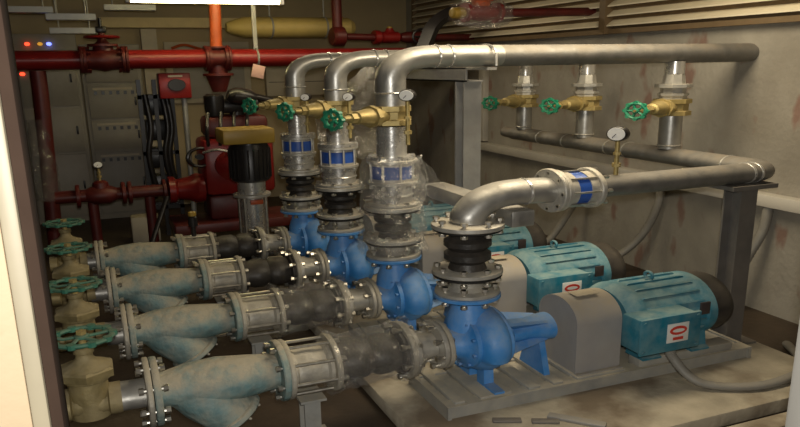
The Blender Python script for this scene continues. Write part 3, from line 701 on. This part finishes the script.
# ------------------------------------------------------------------ fire-pump corner at the back
RY = 3.4
t = thing('fire_main', 'thick red fire main running across the room under the ceiling', 'pipe', (.5, RY, 1.8))
MB().cyl((-1.38, RY, 1.905), (-.47, RY, 1.905), .092, 28).cyl((-.20, RY, 1.905), (.36, RY, 1.905), .092, 28).cyl((.52, RY, 1.905), (2.3, RY, 1.905), .092, 28).build('pipe', 'red', t)
for x in (-.49, -.20, .34, .50): MB().disc((x, RY, 1.905), (1, 0, 0), .13, .02).build('flange', 'darkred', t)
MB().box(.70, .73, RY-.012, RY+.012, 1.99, CZ).ring((.715, RY, 1.905), (1, 0, 0), .097, .008).build('hanger', 'steelbeam', t)
t = thing('fire_gate_valve', 'dark red flanged gate valve with handwheel in the left part of the fire main', 'valve', (-.33, RY, 1.8))
MB().lathe((-.468, RY, 1.905), (1, 0, 0), [(0, .13), (.02, .13), (.022, .095), (.08, .10), (.13, .115), (.18, .10), (.245, .095), (.247, .13), (.266, .13)], 28).build('valve_body', 'darkred', t)
bolts(t, (-.458, RY, 1.905), (1, 0, 0), .115, 8, .016, .05, 'darkred', length=.07)
bolts(t, (-.212, RY, 1.905), (1, 0, 0), .115, 8, .016, .05, 'darkred', length=.07)
MB().lathe((-.335, RY, 1.98), (0, 0, 1), [(0, .07), (.05, .065), (.052, .10), (.075, .10), (.08, .05), (.11, .03), (.19, .02)], 20).build('bonnet', 'darkred', t)
MB().ring((-.335, RY, 2.12), (0, 0, 1), .105, .014, 28).cyl((-.43, RY, 2.12), (-.24, RY, 2.12), .012, 8).cyl((-.335, RY-.1, 2.12), (-.335, RY+.1, 2.12), .012, 8).build('handwheel', 'red', t)
MB().cyl((-.335, RY, 2.15), (-.335, RY, 2.30), .012, 10).bevbox(-.37, -.30, RY-.03, RY+.03, 2.16, 2.22, .01).build('stem', 'black', t)
t = thing('flanged_tee', 'dark red flanged tee in the fire main with a pipe dropping from it', 'pipe', (.43, RY, 1.7))
MB().lathe((.362, RY, 1.905), (1, 0, 0), [(0, .125), (.02, .125), (.022, .10), (.114, .10), (.116, .125), (.136, .125)], 28).build('tee_body', 'darkred', t)
MB().lathe((.43, RY, 1.815), (0, 0, -1), [(-.03, .07), (.06, .07), (.062, .11), (.085, .11), (.087, .09), (.17, .07), (.25, .05)], 24).build('outlet', 'darkred', t)
MB().lathe((.43, RY, 1.985), (0, 0, 1), [(-.02, .06), (.02, .055), (.022, .08), (.04, .08)], 24).build('top_flange', 'darkred', t)
tag(MB().tube([(.43, RY, 2.026), (.44, RY, 2.3), (.455, RY, CZ-.002)], .042, 24).build('riser_pipe', 'orange', origin=(.43, RY, 2.03)), 'orange-red pipe rising from the fire main to the ceiling beside the lit lamp', 'pipe')
tag(MB().bevbox(.665, .755, RY-.12, RY-.115, 1.70, 1.83, .001).build('pink_tag', 'pink', origin=(.71, RY-.11, 1.83)), 'pink card tag hanging below the red fire main', 'tag').rotation_euler = (0, .25, 0)
# red pipe at left with film
tag(MB().tube(path([(-.76, RY, 1.81), (-.76, RY, 1.6), (-.80, RY, .02)], .1), .052, 20).build('drain_pipe', 'darkred', origin=(-.78, RY, .02)), 'dark red pipe dropping from the fire main at the far left', 'pipe')
tag(crumple((-.80, RY, .55), (0, 0, 1), [(0, .075), (.6, .065), (.8, .06)], .012, 21, 20).build('plastic_wrapping', 'plastic', origin=(-.8, RY, .5)), 'clear plastic film around the dark red pipe at far left', 'plastic film', 'plastic film on pipework')

# cabinets
def cabinet(x0, x1, y0, z1, label, rows, lights=(), lay=0):
    t = thing('switch_cabinet', label, 'cabinet', ((x0+x1)/2, y0+.2, 0), 'grey switch cabinets')
    MB().bevbox(x0, x1, y0, BY-.01, .0, z1, .008).build('body', 'cabinet', t)
    for i, (a, b_, c_, d_) in enumerate(rows):
        d = MB().bevbox(a, b_, y0-.018, y0, c_, d_, .004).build('door', 'cabinet', t)
        MB().bevbox(b_-.05, b_-.035, y0-.03, y0-.018, (c_+d_)/2-.05, (c_+d_)/2+.05, .003).build('handle', 'black', d)
        if lay and d_-c_ > .25:
            for q in range(6):
                x = a+.06+(b_-a-.12)*q/5; MB().box(x-.012, x+.012, y0-.026, y0-.018, d_-.11, d_-.07).build('switch', 'black', d)
            MB().box(a+.04, b_-.06, y0-.021, y0-.018, d_-.055, d_-.03).build('label_strip', 'pale', d)
    for x, z, ma in lights:
        MB().disc((x, y0-.018, z), (0, -1, 0), .020, .012, 16, .003).build('indicator_lamp', ma, t)
    return t
cabinet(-.98, -.50, 4.55, 2.22, 'grey switch cabinet with red and blue indicator lamps at far left',
        [(-.95, -.53, 1.40, 2.04), (-.95, -.53, .86, 1.37), (-.95, -.53, .08, .83)],
        [(-.86, 2.106, 'ledred'), (-.767, 2.106, 'ledamber'), (-.702, 2.106, 'ledblue'), (-.925, 1.775, 'ledred')])
cabinet(-.49, -.02, 4.55, 2.10, 'grey switch cabinet with rows of small switches beside the beige pier',
        [(-.46, -.05, 1.66, 2.04), (-.46, -.05, 1.24, 1.63), (-.46, -.05, .86, 1.21), (-.46, -.05, .08, .83)], (), 1)
t = thing('wall_panel', 'pale framed wall panel behind the red control box', 'panel', (.45, BY-.05, 1.4))
MB().bevbox(.22, .98, BY-.06, BY-.005, 1.36, 2.14, .006).build('panel', 'pale', t)
MB().box(.28, .92, BY-.066, BY-.06, 1.42, 1.98).build('panel_face', 'cabinet', t)
t = thing('wall_panel', 'pale wall box below the pink tag', 'panel', (1.35, BY-.05, 1.4))
MB().bevbox(1.12, 1.75, BY-.09, BY-.005, 1.42, 1.92, .006).build('panel', 'pale', t)
MB().box(1.14, 1.73, BY-.094, BY-.09, 1.60, 1.61).build('panel_seam', 'cabinetline', t)
tag(MB().tube(smooth_path([(.28, BY-.09, 2.06), (.40, BY-.1, 2.10), (.6, BY-.1, 2.03), (.95, BY-.1, 2.02)], 8), .018, 10).build('flexible_hose', 'orange', origin=(.3, BY-.09, 2.0)), 'thin orange hose curving over the top of the pale wall panel', 'hose')

# lit fluorescent lamp
LZ, LY = 2.43, 3.0
t = thing('ceiling_light', 'lit fluorescent batten hanging from the ceiling above the fire main', 'lamp', (.33, LY, LZ))
MB().bevbox(-.19, .86, LY-.05, LY+.05, LZ+.03, LZ+.09, .006).build('housing', 'white', t)
MB().cyl((-.15, LY, LZ), (.82, LY, LZ), .026, 16).build('fluorescent_tube', 'tube', t)
for x in (-.165, .825): MB().bevbox(x-.015, x+.015, LY-.03, LY+.03, LZ-.03, LZ+.035, .004).build('tube_holder', 'white', t)
for x in (0, .68): MB().cyl((x, LY, LZ+.09), (x, LY, CZ), .006, 8).build('hanger_rod', 'steelbeam', t)

# cable trays at top left
def tray(x0, x1, y, z, label):
    t = thing('cable_tray', label, 'cable tray', ((x0+x1)/2, y, z), 'overhead cable trays')
    MB().box(x0, x1, y-.05, y+.05, z, z+.008).box(x0, x1, y-.056, y-.05, z, z+.055).box(x0, x1, y+.05, y+.056, z, z+.055).build('tray', 'strip', t)
    for x in (x0+.06, x1-.06): MB().cyl((x, y, z+.008), (x, y, CZ), .006, 6).build('hanger_rod', 'steelbeam', t)
tray(-1.02, -.62, 3.6, 2.36, 'short grey overhead cable tray at the upper left corner')
tray(-.66, -.36, 3.3, 2.27, 'short grey overhead cable tray above the red gate valve, upper one')
tray(-.28, .08, 3.9, 2.42, 'short grey overhead cable tray left of the lit lamp')
tray(-.66, -.34, 3.7, 2.17, 'short grey overhead cable tray just above the fire main')

# yellow clad silencer
t = thing('exhaust_silencer', 'yellow clad horizontal cylinder slung above the red fire main', 'cylinder', (.95, 3.9, 2.15))
MB().lathe((.60, 3.9, 2.25), (1, 0, 0), [(0, .05), (.03, .07), (.14, .115), (1.0, .115), (1.05, .07)], 32).build('cladding', 'yellow', t)
for x in (.95, 1.40): MB().ring((x, 3.9, 2.25), (1, 0, 0), .117, .008).cyl((x, 3.9, 2.36), (x, 3.9, CZ), .007, 8).build('hanger', 'steelbeam', t)
# red branch right of the silencer
t = thing('red_branch_pipe', 'dark red branch pipe with flanges between the silencer and the louvres', 'pipe', (1.7, 3.6, 2.0))
MB().tube(path([(1.40, 3.55, CZ-.002), (1.40, 3.55, 2.13), (1.70, 3.55, 2.12)], .08), .04, 20).build('pipe', 'darkred', t)
MB().lathe((1.35, 3.55, 2.13), (1, 0, 0), [(0, .09), (.02, .11), (.09, .11), (.11, .07)], 24).build('body', 'darkred', t)
MB().disc((1.70, 3.55, 2.12), (1, 0, 0), .08, .05).build('flange', 'red', t)
t = thing('red_handwheel_valve', 'small red valve with yellow cap on the branch pipe', 'valve', (1.80, 3.55, 2.05))
MB().lathe((1.755, 3.55, 2.12), (1, 0, 0), [(0, .045), (.02, .065), (.15, .065), (.17, .045)], 20).lathe((1.84, 3.55, 2.17), (0, 0, 1), [(0, .05), (.04, .03), (.05, .03)], 16).build('valve_body', 'red', t)
MB().disc((1.84, 3.55, 2.22), (0, 0, 1), .022, .02, 16).build('cap', 'yellowcap', t)
t = thing('black_handwheel_valve', 'valve with upright black handwheel at the right end of the red branch pipe', 'valve', (2.05, 3.5, 2.05))
MB().lathe((1.93, 3.55, 2.12), (1, 0, 0), [(0, .045), (.06, .065), (.19, .065), (.21, .045)], 20).build('valve_body', 'darkred', t)
MB().cyl((2.05, 3.50, 2.12), (2.05, 3.36, 2.12), .012, 10).ring((2.05, 3.37, 2.12), (0, 1, 0), .085, .011, 28).cyl((1.97, 3.37, 2.12), (2.13, 3.37, 2.12), .008, 8).cyl((2.05, 3.37, 2.04), (2.05, 3.37, 2.20), .008, 8).build('handwheel', 'black', t)
tag(MB().cyl((2.141, 3.55, 2.12), (2.599, 3.55, 2.12), .04, 20).build('wall_pipe', 'darkred', origin=(2.3, 3.55, 2.12)), 'short dark red pipe running from the black handwheel valve into the louvre wall', 'pipe')
# dark bent duct in front of the louvres
tag(MB().tube(path([(1.93, 3.1, 1.96), (2.02, 3.1, 2.25), (2.2, 3.1, 2.38), (2.59, 3.1, 2.40)], .10), .065, 4).build('bent_duct', 'black', origin=(2.1, 3.1, 2.0)), 'dark bent square duct rising in front of the louvres', 'duct')
# wrapped red valve at the top
t = thing('alarm_valve', 'red valve wrapped in plastic at the top in front of the louvres', 'valve', (1.75, 1.9, 2.05))
MB().lathe((1.66, 1.9, 2.24), (1, 0, 0), [(0, .08), (.02, .08), (.022, .05), (.06, .06), (.12, .075), (.18, .06), (.21, .05), (.212, .085), (.235, .085)], 28).build('valve_body', 'red', t)
MB().lathe((1.775, 1.9, 2.28), (0, 0, 1), [(0, .05), (.05, .06), (.055, .075), (.08, .075), (.09, .03), (.2, .02)], 20).build('bonnet', 'orange', t)
MB().cyl((1.9, 1.9, 2.24), (2.59, 1.9, 2.26), .038, 20).build('pipe', 'darkred', t)
MB().lathe((1.575, 1.9, 2.235), (1, 0, 0), [(0, .03), (.01, .045), (.06, .05), (.085, .04)], 16).build('cap', 'yellowcap', t)
tag(crumple((1.60, 1.9, 2.23), (1, 0, 0), [(0, .07), (.12, .10), (.3, .10), (.36, .06)], .02, 31, 26).build('plastic_wrapping', 'plastic', origin=(1.7, 1.9, 2.1)), 'clear plastic film over the red valve in front of the louvres', 'plastic film', 'plastic film on pipework')

# red diesel fire pump
EX, EY = .36, 3.2
t = thing('diesel_fire_pump', 'red diesel fire-pump engine on a base frame behind the jockey pump', 'engine', (.4, EY, 0))
MB().bevbox(-.02, .95, EY-.28, EY+.16, .20, .30, .01).build('base_frame', 'darkred', t)
MB().box(-.0, .08, EY-.26, EY+.14, 0, .20).build('leg', 'black', t); MB().box(.82, .92, EY-.26, EY+.14, 0, .20).build('leg', 'black', t)
MB().bevbox(.22, .72, EY-.20, EY+.20, .55, 1.12, .05).build('engine_block', 'red', t)
MB().bevbox(.26, .70, EY-.16, EY+.16, 1.12, 1.34, .05).build('rocker_cover', 'darkred', t)
MB().bevbox(.24, .66, EY-.18, EY+.18, .30, .55, .03).build('sump', 'darkred', t)
MB().lathe((.46, EY-.20, .86), (0, -1, 0), [(0, .17), (.05, .17), (.07, .14), (.12, .06)], 32).build('flywheel_housing', 'red', t)
MB().ring((.20, EY-.18, .95), (.3, -1, 0), .09, .016, 28).cyl((.20, EY-.17, .95), (.20, EY-.12, .95), .03, 12).build('belt_pulley', 'black', t)
MB().tube(smooth_path([(.22, EY-.22, 1.0), (.30, EY-.28, 1.03), (.42, EY-.26, 1.0), (.55, EY-.26, 1.05)], 8), .014, 8).build('fuel_line', 'chrome', t)
MB().lathe((.34, EY-.08, 1.34), (0, 0, 1), [(0, .06), (.08, .07), (.20, .07), (.22, .05)], 20).build('air_filter', 'black', t)
MB().lathe((.50, EY-.04, 1.34), (0, 0, 1), [(0, .05), (.10, .05), (.12, .08), (.16, .08)], 20).tube(path([(.50, EY, 1.45), (.62, EY, 1.52), (.80, EY+.05, 1.45)], .05), .04, 14).build('manifold', 'black', t)
MB().lathe((.22, EY-.06, .62), (-1, 0, 0), [(0, .14), (.05, .15), (.10, .12), (.18, .10), (.20, .13), (.24, .13)], 28).build('pump_end', 'red', t)
MB().bevbox(.30, .66, EY-.10, EY+.12, 1.36, 1.50, .04).build('intake_box', 'black', t)
MB().lathe((.62, EY-.14, 1.50), (-1, 0, .25), [(0, .05), (.06, .085), (.16, .085), (.20, .05)], 20).build('turbo_charger', 'black', t)
for q in range(4): MB().tube(smooth_path([(.26+.08*q, EY-.2, 1.06), (.25+.09*q, EY-.26, 1.22), (.28+.09*q, EY-.16, 1.38)], 8), .013, 8).build('injector_line', 'black', t)
# racks and control box
t = thing('battery_rack', 'dark upright rack with black hoses left of the red engine', 'rack', (.0, 3.45, 0))
for x in (-.13, -.02, .10): MB().box(x, x+.03, 3.64, 3.68, 0, 1.70).build('upright', 'black', t)
for z in (.3, .9, 1.5): MB().box(-.13, .13, 3.64, 3.68, z, z+.04).build('rail', 'black', t)
for z in (.45, .75, 1.05, 1.32): MB().bevbox(-.09, .09, 3.69, 3.84, z, z+.22, .01).build('battery', 'black', t)
MB().box(-.13, .13, 3.68, 3.86, .34, .37).build('shelf', 'black', t)
for i, x in enumerate((-.08, .04, .07)): MB().tube(smooth_path([(x, 3.62, 1.55), (x+.02, 3.60, 1.2), (x-.015, 3.60, .9), (x+.02, 3.62, .5)], 8), .022, 10).build('hose', 'black', t)
t = thing('control_box', 'small red control box with round black dial', 'box', (.10, 3.25, 1.5))
MB().bevbox(.01, .23, 3.40, 3.55, 1.51, 1.765, .008).build('box_body', 'red', t)
MB().disc((.13, 3.40, 1.645), (0, -1, 0), .062, .015, 28).build('dial', 'black', t)
MB().cyl((.18, 3.46, 0), (.18, 3.46, 1.51), .02, 12).build('stand_pipe', 'steelbeam', t)
MB().box(.075, .175, 3.396, 3.40, 1.725, 1.745).build('name_strip', 'pale', t)
# jockey pump
JX, JY = .43, 2.45
t = thing('jockey_pump', 'vertical multistage pump with black motor and mustard top', 'pump', (JX, JY, 0))
MB().bevbox(JX-.18, JX+.14, JY-.14, JY+.14, 1.155, 1.285, .012).build('terminal_cover', 'yellowcap', t)
MB().lathe((JX, JY, .80), (0, 0, 1), [(0, .10), (.02, .125), (.30, .13), (.34, .115), (.35, .115)], 36).build('motor', 'black', t)
m = MB()
for k in range(24):
    a = 2*PI*k/24; m.cyl((JX+.128*math.cos(a), JY+.128*math.sin(a), .84), (JX+.128*math.cos(a), JY+.128*math.sin(a), 1.10), .006, 6)
m.build('motor_fins', 'black', t)
MB().lathe((JX, JY, .15), (0, 0, 1), [(0, .075), (.50, .075), (.51, .09), (.65, .09)], 28).build('stage_casing', 'chrome', t)
for a in (.8, 2.4, 4.0, 5.5): MB().cyl((JX+.10*math.cos(a), JY+.10*math.sin(a), .14), (JX+.10*math.cos(a), JY+.10*math.sin(a), .68), .010, 10).build('tie_rod', 'bolt', t)
MB().disc((JX, JY, .66), (0, 0, 1), .12, .03).build('top_flange', 'flange', t)
MB().bevbox(JX-.14, JX+.14, JY-.11, JY+.11, 0, .05, .01).lathe((JX-.2, JY, .10), (1, 0, 0), [(0, .07), (.03, .07), (.032, .05), (.37, .05), (.372, .07), (.40, .07)], 24).build('base', 'black', t)
MB().bevbox(JX-.03, JX+.05, JY-.098, JY-.075, .60, .64, .004).build('orange_label', 'orange', t)
# red suction header with gauge at back left
t = thing('red_suction_header', 'low red header pipe with flanges between the cabinets and the engine', 'pipe', (-.3, 3.2, .5))
MB().cyl((-.75, 3.15, .62), (-.03, 3.15, .62), .06, 24).build('pipe', 'darkred', t)
for x in (-.62, -.33, -.29, -.06): MB().disc((x, 3.15, .62), (1, 0, 0), .11, .025).build('flange', 'darkred', t)
MB().lathe((-.46, 3.15, .62), (1, 0, 0), [(-.1, .06), (-.05, .09), (.05, .09), (.1, .06)], 24).lathe((-.46, 3.15, .66), (0, 0, 1), [(0, .06), (.08, .05), (.10, .03)], 16).build('valve_body', 'darkred', t)
for x in (-.52, -.15): MB().cyl((x, 3.15, 0), (x, 3.15, .57), .035, 14).build('support_leg', 'darkred', t)
pressure_gauge(-.46, 3.15, .76, (.0, -1, .3), 'small bright gauge on the low red header in front of the cabinets', .12, .032)
# struts and litter around the engine
tag(MB().cyl((-.25, 2.75, .012), (-.05, 2.95, .60), .018, 10).build('leaning_rod', 'black', origin=(-.2, 2.8, 0)), 'black rod leaning against the low red header', 'rod')
tag(MB().bevbox(.02, .22, 2.62, 2.85, 0, .12, .01).build('cardboard_box', 'plinth', origin=(.1, 2.7, 0)), 'brownish box on the floor in front of the red engine', 'box')
tag(MB().bevbox(-.28, -.08, 3.45, 3.6, 0, .28, .01).build('cardboard_box', 'pale', origin=(-.2, 3.5, 0)), 'pale box on the floor under the low red header', 'box')
t = thing('drain_cock', 'small black and yellow air valve standing above the farthest check valve', 'valve', (.02, 3*PY, .54))
xx = .09+3*SK
MB().cyl((xx, 3*PY, .50), (xx, 3*PY, .60), .013, 12).lathe((xx, 3*PY, .60), (0, 0, 1), [(0, .025), (.07, .025), (.08, .018)], 16).build('body', 'black', t)
MB().disc((xx, 3*PY, .68), (0, 0, 1), .022, .035, 16).build('cap', 'yellowcap', t)
for o in bpy.data.objects:
    if '_org' in o: del o['_org']
